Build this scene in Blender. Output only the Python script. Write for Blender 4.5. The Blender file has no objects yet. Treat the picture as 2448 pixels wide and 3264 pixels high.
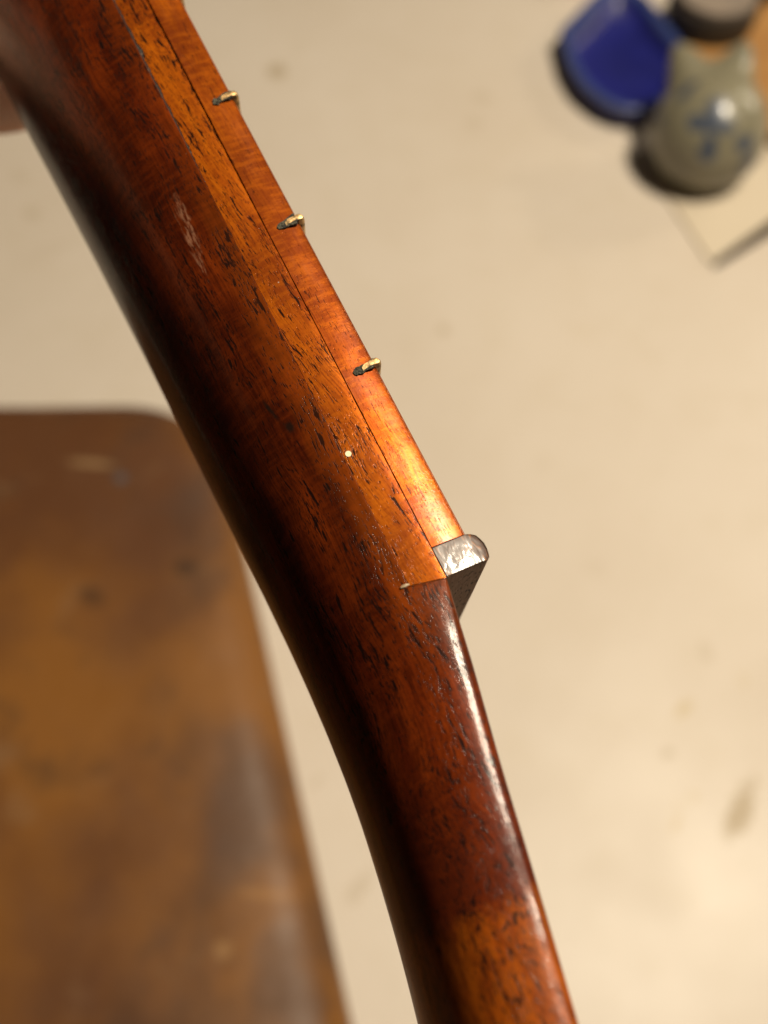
import bpy, bmesh, math, random
from mathutils import Vector, Matrix, noise as mnoise
random.seed(7)
scene = bpy.context.scene
COL = scene.collection

# ------------------------------------------------------------------ camera
CAM_H, TILT = 0.45, math.radians(30)
cam = bpy.data.cameras.new("camera")
cam.sensor_fit = 'HORIZONTAL'
cam.sensor_width = 36.0
cam.angle = math.radians(42)
cam.clip_start, cam.clip_end = 0.005, 50
cam.dof.use_dof = True
cam.dof.focus_distance = 0.097
cam.dof.aperture_fstop = 21.0
cam_ob = bpy.data.objects.new("camera", cam)
COL.objects.link(cam_ob)
cam_ob.location = (0, 0, CAM_H)
cam_ob.rotation_euler = (TILT, 0, 0)
scene.camera = cam_ob

# ------------------------------------------------------------------ world + lamps
world = bpy.data.worlds.new("World")
scene.world = world
world.use_nodes = True
bgn = world.node_tree.nodes["Background"]
bgn.inputs[0].default_value = (1.0, 0.80, 0.62, 1)
bgn.inputs[1].default_value = 0.045


def lamp(name, loc, watts, radius, col):
    l = bpy.data.lights.new(name, 'POINT')
    l.energy = watts
    l.shadow_soft_size = radius
    l.color = col
    o = bpy.data.objects.new(name, l)
    COL.objects.link(o)
    o.location = loc
    return o


WARM = (1.0, 0.87, 0.67)
lamp("ceiling_bulb", (0.45, 0.27, 1.20), 91, 0.08, WARM)
lamp("side_bulb", (1.05, 0.92, 0.62), 7.0, 0.035, WARM)
lamp("side_bulb", (1.02, 1.16, 0.66), 3.2, 0.035, WARM)
lamp("side_bulb", (1.30, 1.02, 0.60), 3.2, 0.035, WARM)

scene.view_settings.view_transform = 'Standard'
scene.view_settings.look = 'None'
scene.view_settings.exposure = 0.0
scene.view_settings.gamma = 1.0
scene.view_settings.use_curve_mapping = False


# ------------------------------------------------------------------ helpers
def tag(o, label=None, cat=None, group=None, kind=None):
    if label: o["label"] = label
    if cat: o["category"] = cat
    if group: o["group"] = group
    if kind: o["kind"] = kind
    return o


def link(name, bm, mats, parent=None, sharp=40):
    bmesh.ops.recalc_face_normals(bm, faces=bm.faces[:])
    me = bpy.data.meshes.new(name)
    for f in bm.faces: f.smooth = True
    lim = math.radians(sharp)
    for e in bm.edges:
        if len(e.link_faces) == 2 and e.calc_face_angle(0) > lim: e.smooth = False
    bm.to_mesh(me)
    bm.free()
    for m in (mats if isinstance(mats, (list, tuple)) else [mats]): me.materials.append(m)
    o = bpy.data.objects.new(name, me)
    COL.objects.link(o)
    if parent: o.parent = parent
    return o


def loft(sections, closed=True, caps=True):
    bm = bmesh.new()
    rows = [[bm.verts.new(p) for p in s] for s in sections]
    n = len(rows[0])
    for a, b in zip(rows, rows[1:]):
        for i in range(n if closed else n - 1):
            j = (i + 1) % n
            bm.faces.new((a[i], a[j], b[j], b[i]))
    if caps:
        bm.faces.new(rows[0])
        bm.faces.new(rows[-1][::-1])
    return bm


def lerp_tab(tab, x):
    if x <= tab[0][0]: return tab[0][1] + (x - tab[0][0]) * (tab[1][1] - tab[0][1]) / (tab[1][0] - tab[0][0])
    for (a, u), (b, v) in zip(tab, tab[1:]):
        if x <= b: return u + (v - u) * (x - a) / (b - a)
    (a, u), (b, v) = tab[-2:]
    return v + (x - b) * (v - u) / (b - a)


def smooth_tab(tab, x, w=5):
    return sum(lerp_tab(tab, x + k * w / 3) for k in range(-3, 4)) / 7


ALB = .64      # overall reflectance scale of the colours below


class NT:
    """small node-graph helper"""
    def __init__(self, name):
        self.m = bpy.data.materials.new(name)
        self.m.use_nodes = True
        self.t = self.m.node_tree
        self.b = self.t.nodes["Principled BSDF"]
    def n(self, typ, **kw):
        nd = self.t.nodes.new(typ)
        for k, v in kw.items(): setattr(nd, k, v)
        return nd
    def put(self, sock, v):
        if v is None: return
        if isinstance(v, tuple) and len(v) == 3 and sock.type == 'RGBA': v = tuple(ALB * q for q in v)
        if isinstance(v, bpy.types.NodeSocket): self.t.links.new(v, sock)
        else:
            if hasattr(sock, "default_value") and sock.type == 'RGBA' and len(v) == 3: v = (*v, 1)
            sock.default_value = v
    def coords(self, scale=1000.0, rot=(0, 0, 0)):
        tc = self.n('ShaderNodeTexCoord')
        mp = self.n('ShaderNodeMapping')
        mp.inputs['Scale'].default_value = (scale,) * 3
        self.t.links.new(tc.outputs['Object'], mp.inputs[0])
        if rot != (0, 0, 0):
            m2 = self.n('ShaderNodeMapping')
            m2.inputs['Rotation'].default_value = rot
            self.t.links.new(mp.outputs[0], m2.inputs[0])
            return m2.outputs[0]
        return mp.outputs[0]
    def stretch(self, v, s, loc=(0, 0, 0)):
        mp = self.n('ShaderNodeMapping')
        mp.inputs['Scale'].default_value = s
        mp.inputs['Location'].default_value = loc
        self.t.links.new(v, mp.inputs[0])
        return mp.outputs[0]
    def noise(self, v, s=(1, 1, 1), detail=3, rough=.5, loc=(0, 0, 0), dist=0.0):
        nd = self.n('ShaderNodeTexNoise')
        nd.inputs['Scale'].default_value = 1
        nd.inputs['Detail'].default_value = detail
        nd.inputs['Roughness'].default_value = rough
        nd.inputs['Distortion'].default_value = dist
        self.t.links.new(self.stretch(v, s, loc), nd.inputs['Vector'])
        return nd.outputs[0]
    def ramp(self, v, lo, hi, a=0.0, b=1.0):
        nd = self.n('ShaderNodeMapRange')
        nd.interpolation_type = 'SMOOTHSTEP'
        self.put(nd.inputs[0], v)
        for i, q in enumerate((lo, hi, a, b)): self.put(nd.inputs[1 + i], q)
        return nd.outputs[0]
    def math(self, op, a, b=None):
        nd = self.n('ShaderNodeMath', operation=op)
        self.put(nd.inputs[0], a)
        if b is not None: self.put(nd.inputs[1], b)
        return nd.outputs[0]
    def mix(self, f, a, b, mode='MIX'):
        nd = self.n('ShaderNodeMix', data_type='RGBA', blend_type=mode)
        self.put(nd.inputs[0], f)
        self.put(nd.inputs[6], a)
        self.put(nd.inputs[7], b)
        return nd.outputs[2]
    def blob(self, v, c, r, ang=0.0, edge=.5, wob=None, axis='Z'):
        """soft elliptical mark centred at c; r = radii; returns 0..1"""
        sub = self.n('ShaderNodeVectorMath', operation='SUBTRACT')
        self.put(sub.inputs[0], v)
        sub.inputs[1].default_value = c
        rt = self.n('ShaderNodeVectorRotate', rotation_type=axis + '_AXIS')
        self.t.links.new(sub.outputs[0], rt.inputs['Vector'])
        rt.inputs['Angle'].default_value = ang
        dv = self.n('ShaderNodeVectorMath', operation='DIVIDE')
        self.t.links.new(rt.outputs[0], dv.inputs[0])
        dv.inputs[1].default_value = r
        ln = self.n('ShaderNodeVectorMath', operation='LENGTH')
        self.t.links.new(dv.outputs[0], ln.inputs[0])
        d = ln.outputs['Value']
        if wob is not None: d = self.math('ADD', d, wob)
        return self.ramp(d, 1.0 - edge, 1.0, 1.0, 0.0)
    def bump(self, h, strength=.3, dist=.0002, normal=None):
        nd = self.n('ShaderNodeBump')
        nd.inputs['Strength'].default_value = strength
        nd.inputs['Distance'].default_value = dist
        self.put(nd.inputs['Height'], h)
        if normal is not None: self.t.links.new(normal, nd.inputs['Normal'])
        return nd.outputs[0]
    def out(self, col=None, rough=None, normal=None, **kw):
        self.put(self.b.inputs['Base Color'], col)
        self.put(self.b.inputs['Roughness'], rough)
        if normal is not None: self.t.links.new(normal, self.b.inputs['Normal'])
        for k, v in kw.items(): self.put(self.b.inputs[k.replace('_', ' ')], v)
        return self.m


# ------------------------------------------------------------------ materials
def wood(name, light, mid, dark, runout=0.0, pore=.66, pore_amt=.9, seed=0.0, cross=.25, extra=None,
         coat=.9, coat_rough=.09, sheen=.2, ior=1.42):
    w = NT(name)
    v0 = w.coords(1000.0, (0, runout, 0))
    wn = w.n('ShaderNodeTexNoise')
    wn.inputs['Scale'].default_value = 1
    wn.inputs['Detail'].default_value = 2
    w.t.links.new(w.stretch(v0, (.07, .12, .12), (seed, 5, 5)), wn.inputs['Vector'])
    wsub = w.n('ShaderNodeVectorMath', operation='MULTIPLY_ADD')
    w.t.links.new(wn.outputs['Color'], wsub.inputs[0])
    wsub.inputs[1].default_value = (0, 2.6, 2.6)
    w.t.links.new(v0, wsub.inputs[2])
    v = wsub.outputs[0]               # grain that wanders a little
    raw = w.coords(1000.0)
    L = (seed * 13.7, seed * 7.1, seed * 3.3)
    streak = w.noise(v, (.03, .55, .55), 4, .55, L)
    patch = w.noise(v, (.09, .16, .16), 3, .5, (L[1], L[0], 2))
    fibre = w.noise(v, (.16, 6, 6), 4, .65, (L[2], 4, 9))
    flame = w.noise(v, (1.5, .35, .35), 3, .6, (3, L[2], 1))          # cross-grain shimmer
    fine = w.noise(v, (3.2, 3.2, 3.2), 3, .7, L)
    c = w.mix(w.ramp(streak, .32, .68), mid, light)
    c = w.mix(w.ramp(patch, .38, .62), c, w.mix(.7, c, dark))
    c = w.mix(w.ramp(fibre, .36, .60, .62, 0.0), c, dark)
    c = w.mix(w.ramp(flame, .42, .66, 0, cross), c, light)
    c = w.mix(w.ramp(fine, .50, .75, 0, .45), c, dark)
    # open pores: short dark dashes along the grain, in drifts
    dens = w.ramp(w.noise(v, (.10, .45, .45), 2, .5, (9, L[0], 5)), .35, .65, .055, -.045)
    thr = w.math('ADD', dens, pore)
    p1 = w.noise(v, (.42, 3.6, 3.6), 2.5, .55, (L[0], 1, L[1]))
    pm = w.ramp(w.math('SUBTRACT', p1, thr), 0.0, .045, 0, pore_amt)
    p2 = w.noise(v, (1.3, 8.5, 8.5), 1, .4, (L[1], 6, 2))
    pm2 = w.ramp(w.math('SUBTRACT', p2, w.math('ADD', thr, .015)), 0.0, .05, 0, pore_amt * .75)
    pm = w.math('MAXIMUM', pm, pm2)
    c = w.mix(w.ramp(w.noise(v, (.10, 2.4, 2.4), 3, .6, (L[2], 2, 7)), .58, .70, 0, .55), c, dark)
    c = w.mix(pm, c, (.012, .005, .004))
    if extra:
        c = extra(w, raw, c)
        c = w.mix(w.math('MULTIPLY', pm, .9), c, (.012, .005, .004))
    # dust specks
    vo = w.n('ShaderNodeTexVoronoi', feature='F1')
    vo.inputs['Scale'].default_value = 1
    w.t.links.new(w.stretch(raw, (.55, .55, .55), (seed, 0, 0)), vo.inputs['Vector'])
    sp = w.n('ShaderNodeSeparateColor')
    w.t.links.new(vo.outputs['Color'], sp.inputs[0])
    gate = w.math('GREATER_THAN', sp.outputs[0], .72)
    rad = w.math('MULTIPLY', sp.outputs[1], .05)
    dust = w.math('MULTIPLY', w.math('LESS_THAN', vo.outputs['Distance'], rad), gate)
    c = w.mix(w.math('MULTIPLY', dust, .75), c, (.55, .47, .38))
    wavy = w.noise(raw, (.22, .5, .5), 3, .5, (5, 5, L[0]))
    orange = w.noise(raw, (1.4, 1.4, 1.4), 2, .5)
    scr = w.noise(w.coords(1000.0, (0, .5, .2)), (.35, 9, 9), 2, .5)
    h = w.math('ADD', w.math('MULTIPLY', wavy, .22), w.math('MULTIPLY', orange, .05))
    h = w.math('ADD', h, w.math('MULTIPLY', w.ramp(scr, .55, .75), .05))
    h = w.math('SUBTRACT', h, w.math('MULTIPLY', pm, .16))
    nrm = w.bump(h, .5, .00016)
    sm = w.noise(raw, (.14, .4, .4), 4, .65, (1, 2, 3))
    cr = w.ramp(sm, .35, .7, coat_rough * .75, coat_rough * 2.2)
    m = w.out(c, .36, nrm, Coat_Weight=coat, Coat_Roughness=cr, Coat_IOR=ior, Specular_IOR_Level=.06, Metallic=sheen)
    w.t.links.new(nrm, w.b.inputs['Coat Normal'])
    return m


def neck_marks(w, raw, c):
    wob = w.math('MULTIPLY', w.math('SUBTRACT', w.noise(raw, (1.2, 1.2, 1.2), 3, .6), .5), 1.1)
    # bruised, lighter scratches on the flank
    st = w.ramp(w.noise(raw, (.6, 4.5, 4.5), 3, .7, (4, 4, 4)), .44, .60)
    for cc, r, a in NECK_SCRATCH:
        f = w.math('MULTIPLY', w.blob(raw, cc, r, a, .6, wob, 'Y'), st)
        c = w.mix(w.math('MULTIPLY', f, .55), c, (.36, .17, .095))
    for cc, r, a in NECK_DIRT:
        c = w.mix(w.math('MULTIPLY', w.blob(raw, cc, r, a, .7, wob, 'Y'), .85), c, (.012, .008, .006))
    # the stain thins out towards the fingerboard joint
    sx = w.n('ShaderNodeSeparateXYZ')
    w.t.links.new(raw, sx.inputs[0])
    zz = w.math('ADD', sx.outputs[2], w.math('MULTIPLY', w.noise(raw, (.16, .5, .5), 4, .65, (2, 8, 1)), 3.6))
    thin = w.math('MULTIPLY', w.ramp(zz, -8.6, -5.6), w.ramp(sx.outputs[0], -60.0, -18.0, .25, 1.0))
    thin = w.math('MULTIPLY', thin, w.ramp(sx.outputs[0], 0.0, 14.0, .24, 0.0))
    c = w.mix(thin, c, w.mix(.75, c, (.58, .125, .005), 'MIX'))
    # the head is darker and redder behind the nut, then paler and more orange past a ragged edge
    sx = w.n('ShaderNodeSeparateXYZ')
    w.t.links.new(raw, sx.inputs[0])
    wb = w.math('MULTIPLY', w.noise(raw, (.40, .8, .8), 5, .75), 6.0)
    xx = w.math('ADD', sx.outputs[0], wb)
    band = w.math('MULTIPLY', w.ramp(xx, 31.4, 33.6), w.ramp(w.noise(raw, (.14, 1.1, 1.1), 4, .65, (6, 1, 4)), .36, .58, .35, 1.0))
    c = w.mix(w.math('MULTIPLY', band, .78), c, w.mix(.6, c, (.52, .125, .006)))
    red = w.math('MULTIPLY', w.ramp(xx, 20.0, 30.0), w.ramp(xx, 31.9, 33.0, 1.0, 0.0))
    c = w.mix(w.math('MULTIPLY', red, .35), c, (.13, .022, .007))
    return c


NECK_SCRATCH = [((-41.6, 0.0, -10.7), (4.4, 30, .70), 0.03), ((-38.6, 0.0, -11.1), (4.2, 30, .45), 0.0), ((-43.6, 0, -10.3), (3.0, 30, .4), 0)]
NECK_DIRT = [((-16.8, 0, -10.3), (.9, 30, .55), .3), ((-19.4, 0, -11.2), (1.6, 30, .3), .2), ((-36.9, 0, -7.25), (.55, 30, .3), 0), ((-9.6, 0, -9.6), (.5, 30, .2), 0)]

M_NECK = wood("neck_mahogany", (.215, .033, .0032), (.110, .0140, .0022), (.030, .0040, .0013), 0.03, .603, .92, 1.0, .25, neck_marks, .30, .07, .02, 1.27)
M_SHIM = wood("shim_mahogany", (.60, .145, .0045), (.44, .088, .0040), (.20, .032, .0028), 0.13, .605, .95, 2.0, .35, None, .35, .12, .38, 1.35)
M_BOARD = wood("fingerboard_wood", (.56, .130, .0055), (.40, .076, .0040), (.18, .028, .0028), 0.05, .67, .7, 3.0, .45, None, .4, .15, .5, 1.35)

w = NT("dark_glue")
v = w.coords()
m_n = w.noise(v, (2.5, 2.5, 2.5), 4, .7)
M_GLUE = w.out(w.mix(w.ramp(m_n, .56, .70), (.022, .014, .010), (.14, .105, .075)), .9, w.bump(m_n, .8, .0002))

w = NT("brass")
v = w.coords()
b1 = w.noise(v, (1.9, 1.9, 1.9), 4, .65)
M_BRASS = w.out(w.mix(w.ramp(b1, .42, .66), (.80, .53, .25), (.17, .13, .07)), w.ramp(b1, .3, .7, .46, .66),
                w.bump(b1, .35, .0002), Metallic=1.0)

w = NT("verdigris_grime")
v = w.coords()
b1 = w.noise(v, (3.2, 3.2, 3.2), 4, .7)
c = w.mix(w.ramp(b1, .40, .58), (.018, .014, .010), (.10, .095, .06))
c = w.mix(w.ramp(b1, .60, .70), c, (.30, .27, .21))
M_GRIME = w.out(c, .8, w.bump(b1, 1.0, .0005))

w = NT("nut_lacquered_end")
v = w.coords()
vo = w.n('ShaderNodeTexVoronoi', feature='SMOOTH_F1')
vo.inputs['Scale'].default_value = 1
w.t.links.new(w.stretch(v, (1.1, 1.1, 1.6)), vo.inputs['Vector'])
cr1 = w.noise(v, (.8, .8, 2.2), 1, .4, (2, 0, 0), 1.2)
h = w.math('ADD', w.math('MULTIPLY', vo.outputs['Distance'], .7), cr1)
M_NUTEND = w.out(w.mix(w.ramp(cr1, .55, .72), (.075, .032, .016), (.24, .085, .02)), .45, w.bump(h, .11, .00030),
                 Coat_Weight=.26, Coat_Roughness=.12)
w.t.links.new(w.b.inputs['Normal'].links[0].from_socket, w.b.inputs['Coat Normal'])

w = NT("nut_sanded_face")
v = w.coords()
g = w.noise(v, (2, .5, 4.5), 4, .6)
po = w.ramp(w.noise(v, (2, .9, 3.5), 2, .5, (3, 3, 3)), .60, .66)
c = w.mix(w.ramp(g, .3, .7), (.50, .32, .19), (.66, .45, .28))
c = w.mix(w.math('MULTIPLY', po, .85), c, (.02, .013, .009))
rs = w.ramp(w.noise(v, (1, .4, .8), 2, .5, (8, 1, 2)), .70, .74)
c = w.mix(rs, c, (.40, .16, .07))
M_NUTFACE = w.out(c, .75, w.bump(w.math('SUBTRACT', g, po), .4, .0002))

w = NT("pearl_dot")
M_DOT = w.out((.95, .83, .55), .3)
w = NT("dried_glue")
M_PUTTY = w.out((.40, .29, .17), .5)

# ------------------------------------------------------------------ table top
STAINS = [  # (x, y, rx, ry, angle, strength, kind)
    (-.0752, .6151, .0075, .0085, .2, .75, 0), (.0666, .5869, .007, .007, 0, .22, 0), (.0601, .5598, .007, .007, 0, .20, 0),
    (.0348, .3822, .0036, .0040, 0, .55, 0), (.0119, .3729, .003, .003, 0, .12, 0),
    (.1399, .1537, .0065, .0028, .75, .6, 1), (.1547, .1818, .0035, .0065, 0, .28, 0),
    (.1296, .1329, .0034, .0026, .4, .55, 0), (.138, .1131, .0028, .0028, 0, .35, 1), (.1285, .1010, .0022, .0050, -.5, .5, 1),
    (.1310, .1090, .003, .004, -.3, .2, 1), (.1581, .1075, .0160, .0052, 1.05, .85, 0), (.1560, .1030, .0075, .0060, 1.0, .5, 0),
    (.1067, .2274, .007, .006, 0, .10, 0), (.1138, .3799, .009, .006, 0, .10, 1), (-.2213, .4763, .006, .006, 0, .30, 0),
    (-.2354, .5101, .005, .009, .6, .16, 0), (.170, .168, .003, .005, 0, .2, 1), (-.010, .075, .004, .010, -.6, .30, 0),
    (-.030, .120, .005, .002, .8, .22, 0), (.060, .135, .010, .008, 0, .06, 1), (.085, .29, .006, .005, 0, .1, 0),
    (-.205, .445, .02, .006, .5, .10, 0), (.02, .50, .004, .004, 0, .15, 0), (.10, .45, .004, .004, 0, .13, 0),
]
w = NT("cream_laminate")
v = w.coords(1.0)
big = w.noise(v, (5, 5, 5), 4, .55)
mot = w.noise(v, (38, 38, 38), 4, .6)
c = w.mix(w.ramp(big, .35, .65), (.80, .708, .605), (.745, .648, .54))
c = w.mix(w.ramp(mot, .45, .75, 0, .30), c, (.70, .60, .465))
wob = w.math('MULTIPLY', w.math('SUBTRACT', w.noise(v, (170, 170, 170), 3, .6), .5), 1.2)
for x, y, rx, ry, a, s, k in STAINS:
    f = w.math('MULTIPLY', w.blob(v, (x, y, 0), (rx * 1.25, ry * 1.25, 1), -a, .6, wob), s * .85)
    c = w.mix(f, c, ((.42, .31, .165), (.60, .45, .21))[k])
dv = w.noise(v, (260, 260, 260), 2, .5)
c = w.mix(w.ramp(dv, .68, .74, 0, .25), c, (.35, .27, .17))
M_TABLE = w.out(c, w.ramp(big, .3, .7, .42, .58), w.bump(mot, .05, .001), Specular_IOR_Level=.35)

bm = bmesh.new()
bmesh.ops.create_grid(bm, x_segments=2, y_segments=2, size=1.0)
TX0, TX1, TY0, TY1 = -.50, 1.15, -.12, 1.40
for q in bm.verts: q.co = Vector((TX0 + (q.co.x + 1) / 2 * (TX1 - TX0), TY0 + (q.co.y + 1) / 2 * (TY1 - TY0), 0))
r = bmesh.ops.extrude_face_region(bm, geom=bm.faces[:])
for q in [e for e in r['geom'] if isinstance(e, bmesh.types.BMVert)]: q.co.z = -.03
table = tag(link("table_top", bm, M_TABLE), "cream laminate table top spotted with small brown stains", kind="structure")
w = NT("dark_floor")
v = w.coords(1.0)
M_FLOOR = w.out(w.mix(w.noise(v, (3, 30, 3), 4), (.10, .06, .035), (.06, .035, .02)), .6)
w = NT("leg_wood")
M_LEG = w.out((.25, .14, .07), .5)
for lx in (TX0 + .09, TX1 - .09):
    for ly in (TY0 + .09, TY1 - .09):
        link("leg", loft([[Vector((lx + a * k, ly + b * k, z)) for a, b in ((-1, -1), (1, -1), (1, 1), (-1, 1))] for z, k in ((-.73, .022), (-.40, .027), (-.031, .032))]), M_LEG, table)
bm = bmesh.new()
bmesh.ops.create_grid(bm, x_segments=1, y_segments=1, size=4.0)
for q in bm.verts: q.co.z = -.73
tag(link("floor", bm, M_FLOOR), "dark floor below the table", kind="structure")

# ------------------------------------------------------------------ instrument neck
NECK_R = ((0.435481, -0.048628, 0.898883), (-0.88426, 0.163956, 0.437267), (-0.168641, -0.985268, 0.0284))
NECK_T = (0.007578, 0.044455, 0.369375)
T1, T2, XN, XS, TAP = 3.618, 3.480, 3.121, 2.355, .012     # millimetres
TT = T1 + T2
MM = .001
neck = bpy.data.objects.new("instrument_neck", None)
COL.objects.link(neck)
neck.empty_display_size = .01
neck.matrix_world = Matrix.Translation(NECK_T) @ Matrix(NECK_R).to_4x4()
tag(neck, "glossy reddish-brown mahogany neck of a small stringed instrument, held over the table", "instrument neck")


def V(x, y, z): return Vector((x * MM, y * MM, z * MM))


def ynear(x):
    """near flank: tapers along the neck, flares out along the head"""
    if x < XN: return TAP * x
    a, e = max(0, x - 7), max(0, x - 42)
    return TAP * XN - .0031 * a * a + .0031 * e * e + .10 * math.exp(-((x - 29.5) / 2.6) ** 2)


ZTOP = [(XN, -T1), (6, -4.05), (10, -4.72), (15, -5.79), (20, -6.90), (25, -7.95), (30, -9.0), (35, -10.12), (40, -11.29), (80, -20.3)]
DEPTH_RAW = [(-160, 19.6), (-100, 16.62), (-90, 16.09), (-80, 15.55), (-70, 14.99), (-60, 14.44), (-50, 13.9), (-40, 13.49), (-30, 13.33), (-20, 13.0),
         (-10, 12.66), (0, 12.2), (3, 12.04), (6, 12.05), (10, 11.65), (15, 10.96), (20, 10.2), (25, 9.8), (30, 9.56), (35, 9.42), (40, 9.25), (80, 8.6)]
LIFT = 1.4


def zstart(x): return -TT + LIFT if x <= XN else min(-TT + LIFT, smooth_tab(ZTOP, x, 3) - 1.6)


ZBACK = [(x, zstart(x) - lerp_tab(DEPTH_RAW, x)) for x in [-160 + 4 * i for i in range(61)]]


def near_curve(x, top, d, rad):
    """half outline of a cross-section: (distance from the centre line, height)"""
    hw = 17.5 - ynear(x)
    z0 = zstart(x)
    k = 0 if x < XN else min(1, (x - XN) / 4)
    ne = 2.1 if x < 10 else 2.1 + min(1, (x - 10) / 30) * .9

    def crown(z):
        q = max(0, z - (top - 2.6))
        return k * q * q / 16
    pts = []
    for i in range(7):
        a = math.pi / 2 * i / 6
        pts.append((hw - rad + rad * math.sin(a) - crown(top - rad), top - rad + rad * math.cos(a)))
    zq = top - rad
    if zq > z0:                       # straight flank down to where the back starts to round
        for i in range(1, 5):
            z = zq + (z0 - zq) * i / 4
            pts.append((hw - crown(z), z))
        a0 = 0.0
    else:
        a0 = math.asin(min(1, ((z0 - zq) / d) ** (ne / 2)))
        for i in range(1, 5):
            a = a0 + .12 * i / 4
            pts.append((hw * math.cos(a) ** (2 / ne), z0 - d * math.sin(a) ** (2 / ne)))
        a0 += .12
    for i in range(1, 31):
        a = a0 + (math.pi / 2 - a0) * i / 30
        c_, s_ = max(math.cos(a), 0) ** (2 / ne), math.sin(a) ** (2 / ne)
        pts.append((hw * c_ - crown(z0 - d * s_), z0 - d * s_))
    return pts


def neck_section(x, top, rad):
    core = near_curve(x, top, zstart(x) - smooth_tab(ZBACK, x, 15), rad)
    hw = core[0][0]
    pts = [(hw * .30, top), (hw * .62, top), (hw - .5, top)] + core
    near = [V(x, 17.5 - u, z) for u, z in pts]
    far = [V(x, 17.5 + u, z) for u, z in pts[:-1]]
    res = []
    for p in near + far[::-1]:       # hand-shaved unevenness
        q = p * 1000
        n1 = mnoise.noise(Vector((q.x * .06, q.y * .12, q.z * .12)))
        n2 = mnoise.noise(Vector((q.x * .22, q.y * .2, q.z * .2 + 30)))
        res.append(p + Vector((0, .00006 * n1 + .000004 * n2, .00005 * mnoise.noise(Vector((q.x * .09, q.y * .1, 7))))))
    return res


secs = []
xs = [-150 + i * 1.25 for i in range(120)] + [0, .8, 1.6, XS]
for x in xs: secs.append(neck_section(x, -TT, .05))
secs.append(neck_section(XS + .10, -TT - .02, .05))
secs.append(neck_section(XS + .34, -TT + T2 * .35, .06))
secs.append(neck_section(XN + .06, -T1 - .10, .10))
secs.append(neck_section(XN + .16, -T1 - .02, .25))
x = XN + .5
while x < 74:
    rad = min(1.0, .25 + (x - XN) * .12)
    secs.append(neck_section(x, smooth_tab(ZTOP, x, 1.5), rad))
    x += .9
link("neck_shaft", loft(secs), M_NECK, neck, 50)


def crown(z):
    """the flank rolls gently over towards the playing face"""
    u = z + 4.3
    return u * u * .033 if u > 0 else u * u * .02


def board(name, x1a, x1b, z0, z1, mat, gap0, gap1, rad, dy, seed, rag):
    """strip lofted along the neck; gap0/gap1 recess its lower / upper seam edge; the end may slant"""
    secs = []
    N = 420
    for i in range(N + 1):
        t = i / N
        xb = -150 + t * 150
        rg = lambda k: abs(mnoise.noise(Vector((xb * 1.7, seed, k)))) * .5 + abs(mnoise.noise(Vector((xb * .35, seed, k + 5)))) * .6
        g0 = gap0(xb) * (.35 + rag * rg(1))
        g1 = gap1(xb) * (.35 + rag * rg(2))
        za, zb = z0 + g0, z1 - g1
        yn = TAP * xb + dy + .03 * mnoise.noise(Vector((xb * .12, seed, 9)))
        e = max(0, (xb + 8) / 8)
        xa0, xa1 = xb + e * x1a, xb + e * x1b
        pr = []
        def add(y, z):
            s = (z - z0) / (z1 - z0)
            if y < 10: y += crown(z)
            pr.append(V(xa0 + (xa1 - xa0) * s, y, z))
        ch = .03
        add(yn + ch + .03, za)
        add(yn, za + ch)
        for k in range(1, 5): add(yn, za + ch + (zb - rad - za - ch) * k / 5)
        for k in range(6):
            a = math.pi / 2 * k / 5
            add(yn + rad - rad * math.cos(a), zb - rad + rad * math.sin(a))
        add(17.5, zb)
        yf = 35 - TAP * xb
        add(yf, zb)
        add(yf, za)
        add(17.5, za)
        secs.append(pr)
    return link(name, loft(secs), mat, neck, 50)


gap_low = lambda x: .34 if x < -52 else (.34 - (x + 52) / 8 * .29 if x < -44 else .05)
gap_mid = lambda x: .15 if x < -55 else (.15 - (x + 55) / 20 * .11 if x < -35 else .04)
board("fingerboard_shim", XS, XN, -TT, -T1, M_SHIM, gap_low, gap_mid, .08, .02, 3, 1.6)
board("fingerboard", 0, 0, -T1, 0, M_BOARD, gap_mid, lambda x: 0, .38, -.03, 11, 1.6)

for zc, dx in ((-TT, XS), (-T1, 0)):
    bm = bmesh.new()
    secs = []
    for i in range(61):
        x = -149 + i / 60 * (149 + dx - .2)
        y0 = TAP * x + .22
        secs.append([V(x, y0, zc - .02), V(x, y0, zc + .40), V(x, 34, zc + .40), V(x, 34, zc - .02)])
    bm.free()
    link("glue_seam", loft(secs), M_GLUE, neck)

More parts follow.
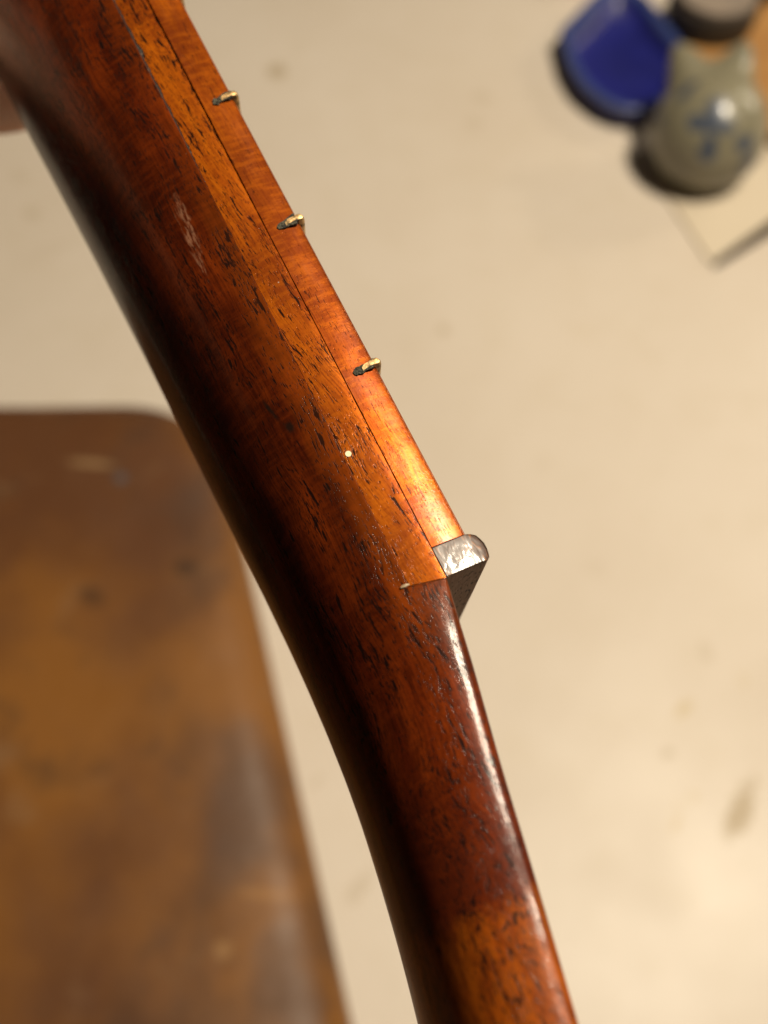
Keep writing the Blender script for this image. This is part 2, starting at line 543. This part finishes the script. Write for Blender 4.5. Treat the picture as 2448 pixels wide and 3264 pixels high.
# bar frets
LSC = 345.0
for nfret in range(1, 7):
    xf = -LSC * (1 - 2 ** (-nfret / 12))
    y0 = TAP * xf - .06
    wd, zt, zb = .38, .92, -1.60 + .25 * random.random()
    secs = []
    prof = [(.0, .12, .82), (.10, .42, .95), (.34, .56, 1.1), (.8, .64, 1.15), (3, .66, 1.15)] + [(k, .66, 1.15) for k in (12, 24, 34.5)] + [(35.0, .5, .9)]
    for dy, top, sc in prof:
        ring = []
        for k in range(9):
            a = math.pi * k / 8
            ring.append((wd * sc * math.cos(a), top - wd * sc + wd * sc * math.sin(a)))
        bend = .34
        ring += [(-wd * .82 * sc, -.3), (-wd * .8 * sc + bend * .4, -1.2), (-wd * .6 * sc + bend, zb),
                 (wd * .6 * sc + bend, zb), (wd * .8 * sc + bend * .4, -1.2), (wd * .82 * sc, -.3)]
        secs.append([V(xf + u, y0 + dy, z) for u, z in ring])
    fr = link("fret", loft(secs), M_BRASS, neck, 35)
    # corroded, dirty saw slot round the tang
    bm = bmesh.new()
    outl = []
    for k in range(40):
        a = 2 * math.pi * k / 40
        u = .50 * math.copysign(abs(math.cos(a)) ** .55, math.cos(a))
        zz = -1.12 + 1.22 * math.copysign(abs(math.sin(a)) ** .6, math.sin(a))
        j = mnoise.noise(Vector((math.cos(a) * 2.2, math.sin(a) * 2.2, nfret * 3.1)))
        u *= .86 + .7 * j
        zz += .35 * j - (.12 if math.sin(a) < -.5 else 0)
        outl.append((u + .34 * max(0, -zz) / 2.2, min(zz, -.10)))
    rings = []
    for dy, s in ((.3, 1.0), (-.045, 1.0), (-.055, .9)):
        rings.append([V(xf + u * s, TAP * xf + dy, -1.3 + (z + 1.3) * s) for u, z in outl])
    link("slot_grime", loft(rings), M_GRIME, fr)

# nut
prof = [(.05, -T1 + .04), (.05, .05), (.22, .42), (.55, .78), (1.0, 1.02), (1.5, 1.15), (2.1, 1.15), (2.6, 1.05), (XN - .18, .92), (XN, .70), (XN, -T1 + .04)]
bm = bmesh.new()
secs = []
ys = [(-.10, .55), (-.02, .25), (.22, .08), (.6, 0)] + [(k, 0) for k in (3, 7, 11, 15, 19, 23, 27, 31, 34)] + [(34.6, .25), (34.8, .5)]
cx, cz = XN / 2, -1.2
for y, ins in ys:
    row = []
    for u, z in prof:
        zz = z - ins * max(0, (z + .9)) / 1.9 * (1.0 if z > -.9 else 0)
        uu = u + (cx - u) * ins * .10
        jit = .05 * mnoise.noise(Vector((u * 3, y * .9, z * 3))) if z > .5 else 0
        yy = y + (.105 * (z + T1) - .02 * (u - 1.5) + .05 * max(0, z + .5) ** 2 if y < .5 else 0) * (1 if y < .1 else .8)
        row.append(V(uu, yy, zz + jit))
    secs.append(row)
first = secs[0]
mid = sum(first, Vector()) / len(first)
secs = [[mid + (p - mid) * k - V(0, .085 * (1 - k * k), 0) for p in first] for k in (.06, .35, .65)] + secs
bm = loft(secs)
bm.normal_update()
bmesh.ops.recalc_face_normals(bm, faces=bm.faces[:])
for f in bm.faces:
    if f.normal.x > .75 and abs(f.normal.y) < .3: f.material_index = 1
link("nut", bm, [M_NUTEND, M_NUTFACE], neck, 38)

# side dot + bead of old glue at the scarf
bm = bmesh.new()
bmesh.ops.create_cone(bm, cap_ends=True, segments=20, radius1=.30 * MM, radius2=.27 * MM, depth=.12 * MM)
for q in bm.verts: q.co = Vector((q.co.x, q.co.z, q.co.y)) + V(-11.6, .02, -TT + .55)
link("side_dot", bm, M_DOT, neck)
bm = bmesh.new()
bmesh.ops.create_icosphere(bm, subdivisions=3, radius=1)
for q in bm.verts:
    k = 1 + .35 * mnoise.noise(q.co * 1.8)
    q.co = V(q.co.x * .17 * k + XS - .12, q.co.y * .12 * k + .08, q.co.z * .42 * k - TT - .30)
link("glue_bead", bm, M_PUTTY, neck)

# ------------------------------------------------------------------ leather seat pad
w = NT("worn_leather")
v = w.coords(1.0)
n1 = w.noise(v, (9, 8, 9), 5, .55, (3, 1, 0))
n2 = w.noise(v, (36, 30, 34), 4, .55)
n3 = w.noise(v, (13, 11, 12), 4, .55, (7, 2, 0))
c = w.mix(w.ramp(n1, .38, .64), (.260, .104, .018), (.130, .052, .020))
c = w.mix(w.ramp(n3, .48, .66, 0, .7), c, (.085, .044, .026))
c = w.mix(w.ramp(n2, .54, .74, 0, .6), c, (.05, .028, .015))
c = w.mix(w.ramp(w.noise(v, (24, 30, 30), 3, .6, (5, 5, 0)), .60, .74, 0, .4), c, (.27, .15, .07))
for x_, y_, rx, ry, a, s, colr in [(-.125, .252, .004, .004, 0, .9, (.10, .10, .11)), (-.09, .205, .008, .006, 0, .7, (.04, .02, .01)),
                             (-.14, .26, .016, .003, .1, .6, (.40, .25, .12)), (-.045, .065, .016, .003, .05, .7, (.34, .15, .03)),
                             (-.06, .045, .005, .005, 0, .7, (.36, .19, .07)), (-.13, .19, .01, .006, .6, .5, (.04, .02, .01))]:
    c = w.mix(w.math('MULTIPLY', w.blob(v, (x_, y_, .045), (rx, ry, .1), a, .7), s), c, colr)
grain = w.noise(v, (900, 900, 900), 2, .5)
hh = w.math('ADD', w.math('MULTIPLY', n2, 3), w.math('MULTIPLY', grain, .3))
M_LEATHER = w.out(c, w.ramp(n2, .3, .7, .42, .56), w.bump(hh, .12, .002), Specular_IOR_Level=.22)


def round_poly(pts, radii, seg=10):
    out = []
    n = len(pts)
    for i, p in enumerate(pts):
        a, b = Vector(pts[i - 1]), Vector(pts[(i + 1) % n])
        p = Vector(p)
        r = radii[i]
        u, w_ = (a - p).normalized(), (b - p).normalized()
        half = math.acos(max(-1, min(1, u.dot(w_)))) / 2
        tdist = r / math.tan(half)
        cdir = (u + w_).normalized()
        cen = p + cdir * (r / math.sin(half))
        s, e = p + u * tdist - cen, p + w_ * tdist - cen
        a0 = math.atan2(s.y, s.x)
        da = (math.atan2(e.y, e.x) - a0 + math.pi) % (2 * math.pi) - math.pi
        for k in range(seg + 1):
            t = a0 + da * k / seg
            out.append(cen + Vector((math.cos(t), math.sin(t))) * r)
    return out


def densify(pts, step):
    out = []
    for i, p in enumerate(pts):
        q = pts[(i + 1) % len(pts)]
        m = max(1, int((q - p).length / step))
        for k in range(m): out.append(p.lerp(q, k / m))
    return out


def inset(pts, d):
    n = len(pts)
    out = []
    for i, p in enumerate(pts):
        t = (pts[(i + 1) % n] - pts[i - 1]).normalized()
        out.append(p + Vector((-t.y, t.x)) * d)
    return out


def shrink(pts, f):
    c_ = sum(pts, Vector((0, 0))) / len(pts)
    return [c_ + (p - c_) * f for p in pts]


def ccw(pts):
    a = sum(p.x * q.y - q.x * p.y for p, q in zip(pts, pts[1:] + pts[:1]))
    return pts if a > 0 else pts[::-1]


outline = ccw(densify(round_poly([(-.42, .302), (-.0885, .3045), (.0165, -.085), (-.46, -.085)], [.04, .055, .04, .04], 8), .012))
prof_edge = [(.012, .0), (.003, .003), (0, .010), (0, .028), (.0015, .034), (.005, .039), (.011, .0425), (.020, .0445), (-.80, .0455), (-.6, .0462), (-.3, .0468), (-.1, .047)]
secs = []
for d, z in prof_edge:
    ring = inset(outline, d) if d >= 0 else shrink(outline, -d)
    secs.append([Vector((p.x, p.y, max(0, z + (.0012 * mnoise.noise(Vector((p.x * 25, p.y * 25, 0))) if z > .03 else 0)))) for p in ring])
pad = link("leather_pad", loft(secs), M_LEATHER, None, 60)
tag(pad, "worn mottled brown leather seat pad lying below the neck at lower left", "seat pad")

# ------------------------------------------------------------------ blue dish
w = NT("cobalt_glaze")
v = w.coords(1.0)
n1 = w.noise(v, (40, 40, 40), 3, .5)
sx = w.n('ShaderNodeSeparateXYZ')
w.t.links.new(v, sx.inputs[0])
rimf = w.ramp(sx.outputs[2], .013, .0178)
c = w.mix(w.ramp(n1, .35, .7), (.006, .009, .15), (.009, .013, .21))
c = w.mix(w.math('MULTIPLY', rimf, .8), c, (.05, .08, .24))
M_BLUE = w.out(c, .45, None, Coat_Weight=.2, Coat_Roughness=.35)

dish_pts = [(.150, .676), (.121, .634), (.1235, .600), (.1300, .5775), (.1425, .5595), (.1580, .5490), (.1770, .5530), (.1920, .5650), (.2150, .5930), (.186, .676), (.168, .690)]
dish = ccw(densify(round_poly(dish_pts, [.008, .010, .02, .03, .03, .02, .03, .03, .006, .03, .012], 5), .004))
secs = []
for d, z in [(.0095, .0), (.007, .001), (.004, .006), (.0015, .011), (.0002, .0155), (0, .017), (.0012, .0183), (.005, .0183), (.0068, .0175), (.0085, .0145), (.012, .009), (.018, .006), (.026, .005)]:
    secs.append([Vector((p.x, p.y, z)) for p in (inset(dish, d) if d < .01 else shrink(dish, 1 - d * 19))])
tag(link("ceramic_dish", loft(secs), M_BLUE, None, 60), "cobalt blue glazed dish with paler rim, beside the flowered ceramic pot", "dish")

# ------------------------------------------------------------------ eared pot with painted flowers
POT = Vector((.2016, .5146, 0))
RP = .0355
w = NT("painted_glaze")
v = w.coords(1.0)
n1 = w.noise(v, (60, 60, 60), 3, .5)
c = w.mix(w.ramp(n1, .3, .7), (.29, .262, .172), (.24, .22, .15))
wob = w.math('MULTIPLY', w.math('SUBTRACT', w.noise(v, (160, 160, 160), 3, .6), .5), 1.0)
FL = []


def onpot(px, py):
    """direction on the body facing the viewer side (px right, py up, in body radii)"""
    vd = Vector((-.29, -.76, .58)).normalized()
    rt = Vector((-vd.y, vd.x, 0)).normalized()
    up = vd.cross(rt)
    k = math.sqrt(max(0, 1 - px * px - py * py))
    n_ = rt * px + up * py + vd * k
    return Vector((n_.x * RP, n_.y * RP, RP * .86 + n_.z * RP))


PET = [(-.02, .42, .20), (-.24, .13, .17), (.20, .16, .17), (.08, -.28, .20), (-.02, .12, .15), (.08, -.10, .12), (-.05, .30, .12),
       (.62, -.02, .19), (.80, -.30, .20), (.78, -.55, .18), (-.62, .48, .14), (-.52, .66, .14), (-.84, .0, .12)]
for a, b, rr in PET:
    p_ = onpot(a, b)
    c = w.mix(w.math('MULTIPLY', w.blob(v, p_, (RP * rr * 1.15,) * 3, 0, .55, wob), .9), c, (.045, .07, .13))
sx = w.n('ShaderNodeSeparateXYZ')
w.t.links.new(v, sx.inputs[0])
c = w.mix(w.math('MULTIPLY', w.blob(v, (.0165, .031, .056), (.011, .011, .011), 0, .5), .85), c, (.05, .085, .17))
M_POT = w.out(c, .35, None, Coat_Weight=.18, Coat_Roughness=.14)

bm = bmesh.new()
bmesh.ops.create_uvsphere(bm, u_segments=48, v_segments=32, radius=1)
EARS = [Vector((-.40, .70, .60)).normalized(), Vector((.36, .72, .60)).normalized()]
for q in bm.verts:
    n_ = q.co.normalized()
    rr = RP * (1 + .02 * mnoise.noise(n_ * 2))
    z = RP * .98 + n_.z * rr
    if n_.z < -.8: z = max(z, RP * .98 - .86 * RP)
    p = Vector((n_.x * rr, n_.y * rr, z - (.12 * RP)))
    for e in EARS:
        d = n_.dot(e)
        if d > .90:
            p += e * (RP * .58 * ((d - .90) / .10) ** 1.3)
    q.co = p
for q in bm.verts: q.co.z = max(q.co.z, 0)
pot = link("ceramic_pot", bm, M_POT, None, 60)
pot.location = POT
tag(pot, "round cream pot with two ear points and painted blue flowers", "pot")

# ------------------------------------------------------------------ lidded tin, wooden board, other odds and ends
w = NT("dull_pewter")
v = w.coords(1.0)
n1 = w.noise(v, (50, 50, 50), 4, .6)
M_LID = w.out(w.mix(w.ramp(n1, .3, .7), (.36, .29, .23), (.28, .23, .19)), .5)
w = NT("dark_tin")
M_TIN = w.out((.028, .020, .013), .5)


def lathe(prof, seg=48, c=(0, 0, 0)):
    return loft([[Vector((c[0] + r * math.cos(2 * math.pi * k / seg), c[1] + r * math.sin(2 * math.pi * k / seg), c[2] + z)) for k in range(seg)] for r, z in prof])


tin = bpy.data.objects.new("lidded_tin", None)
COL.objects.link(tin)
tin.location = (.2285, .6520, .0125)
tag(tin, "squat dark tin with a grey recessed lid behind the blue dish", "tin")
link("tin_body", lathe([(.028, 0), (.0305, .002), (.031, .005), (.031, .015), (.030, .0175), (.027, .018)]), M_TIN, tin, 40)
link("lid", lathe([(.0265, .0182), (.027, .022), (.026, .0235), (.024, .024), (.021, .0235), (.019, .0215), (.012, .0210), (.004, .0210)]), M_LID, tin, 40)

w = NT("tan_wood")
v = w.coords(1.0)
n1 = w.noise(v, (12, 120, 120), 4, .6)
M_TAN = w.out(w.mix(w.ramp(n1, .3, .7), (.52, .27, .085), (.42, .20, .06)), .5)
wb = ccw(densify(round_poly([(.205, .618), (.262, .520), (.42, .62), (.36, .73), (.235, .665)], [.004] * 5, 3), .02))
secs = [[Vector((p.x, p.y, z)) for p in (inset(wb, d) if d < .01 else shrink(wb, .7))] for d, z in [(.001, 0), (0, .001), (0, .011), (.0012, .0122), (.02, .0122)]]
tag(link("wooden_board", loft(secs), M_TAN, None, 40), "tan wooden board under the dark tin at the right edge", "board")

w = NT("dark_box")
M_DBOX = w.out((.055, .040, .028), .6)
db = ccw(round_poly([(.262, .668), (.36, .70), (.34, .78), (.245, .75)], [.006] * 4, 4))
secs = [[Vector((p.x, p.y, z)) for p in (inset(db, d) if d < .01 else shrink(db, .7))] for d, z in [(.002, .0124), (0, .0144), (0, .038), (.002, .040), (.02, .040)]]
tag(link("small_box", loft(secs), M_DBOX, None, 40), "dark brown box in the far right corner beyond the tin", "box")

w = NT("red_plastic")
M_RED = w.out((.42, .06, .035), .4)
rc = lathe([(.010, 0), (.0135, .001), (.014, .004), (.014, .012), (.0125, .0142), (.006, .0145)], 32)
o = link("bottle_cap", rc, M_RED, None, 40)
o.location = (.1405, .7170, 0)
tag(o, "red cap at the top edge just behind the blue dish", "cap")

w = NT("cream_card")
v = w.coords(1.0)
M_CARD = w.out(w.mix(w.noise(v, (30, 30, 30), 3), (.78, .68, .53), (.74, .63, .48)), .55)
cd = ccw(round_poly([(.1975, .4330), (.1735, .5060), (.2300, .5700), (.330, .5200)], [.002] * 4, 3))
secs = [[Vector((p.x, p.y, z)) for p in (inset(cd, d) if d < .01 else shrink(cd, .7))] for d, z in [(0, 0.0003), (0, .0016), (.0004, .0020), (.02, .0020)]]
tag(link("card", loft(secs), M_CARD, None, 40), "thin cream card under the flowered pot, one corner beside the dark stick", "card")

w = NT("dark_stick_wood")
v = w.coords(1.0)
M_STICK = w.out(w.mix(w.noise(v, (300, 60, 60), 3), (.028, .017, .007), (.06, .036, .014)), .5)
p0, p1 = Vector((.1985, .4300, .0022)), Vector((.335, .5330, .0050))
dr = (p1 - p0).normalized()
sd = Vector((-dr.y, dr.x, 0)).normalized()
up = dr.cross(sd)
secs = []
for k in range(31):
    t = k / 30
    r_ = .0022 + .0030 * min(1, t * 1.8)
    if k == 0: r_ = .0006
    cc = p0.lerp(p1, t)
    cc.z = r_ + .0002
    secs.append([cc + sd * (r_ * math.cos(2 * math.pi * j / 12)) + up * (r_ * math.sin(2 * math.pi * j / 12)) for j in range(12)])
tag(link("wooden_stick", loft(secs), M_STICK, None, 40), "thin dark brown tapered stick on the table at the right edge", "stick")

# ------------------------------------------------------------------ hand under the neck (only a finger's edge enters the picture)
w = NT("skin")
v = w.coords(1000.0)
n1 = w.noise(v, (.12, .12, .12), 4, .6)
M_SKIN = w.out(w.mix(w.ramp(n1, .35, .65), (1.1, .62, .42), (1.0, .50, .31)), .5, w.bump(w.noise(v, (1.5, 1.5, 1.5), 3), .3, .0004),
               Subsurface_Weight=.15, Subsurface_Radius=(.004, .0015, .0008))
HV, HE, HR = [], [], []


def hv(p, r):
    HV.append(V(*p)); HR.append(r * MM)
    return len(HV) - 1


def chain(start, pts):
    a = start
    for p, r in pts:
        b = hv(p, r)
        HE.append((a, b))
        a = b
    return a


palm = hv((-104, 10, -72), 17)
wrist = chain(palm, [((-96, -8, -108), 21), ((-86, -22, -140), 22), ((-76, -34, -176), 25)])
for k, (dx, ln) in enumerate([(0, 1.0), (-19, 1.08), (-37, 1.0), (-54, .82)]):
    kn = hv((-86 + dx * 1.0, 14, -56 + k * 1.5), 10.5 - k * .5)
    HE.append((palm, kn))
    chain(kn, [((-88 + dx, 22, -40), 9.2 - k * .4), ((-92 + dx, 27, -31.5), 8.4 - k * .4), ((-95 + dx, 40 , -27 ), 7.6 - k * .3), ((-97 + dx, 45 + 3 * ln, -14), 7.2 - k * .3), ((-98 + dx, 46 + 2 * ln, -6 + ln * 2), 6.0)])
chain(palm, [((-112, -8, -58), 12), ((-118, -13, -40), 9.5), ((-122, -13, -22), 8.5), ((-124, -12, -10), 7)])
me = bpy.data.meshes.new("hand")
me.from_pydata([tuple(p) for p in HV], HE, [])
hand = bpy.data.objects.new("hand", me)
COL.objects.link(hand)
sk = hand.modifiers.new("skin", 'SKIN')
sk.use_smooth_shade = True
lay = me.skin_vertices[0].data if me.skin_vertices else None
if lay is None:
    bm = bmesh.new(); bm.from_mesh(me); bm.verts.layers.skin.verify(); bm.to_mesh(me); bm.free()
    lay = me.skin_vertices[0].data
for i, r_ in enumerate(HR):
    lay[i].radius = (r_, r_)
    lay[i].use_root = (i == 0)
ss = hand.modifiers.new("smooth", 'SUBSURF')
ss.levels = ss.render_levels = 2
me.materials.append(M_SKIN)
hand.matrix_world = neck.matrix_world @ Matrix.Translation(V(-18, 2, -5))
tag(hand, "person's hand gripping the back of the neck at the left edge", "hand")
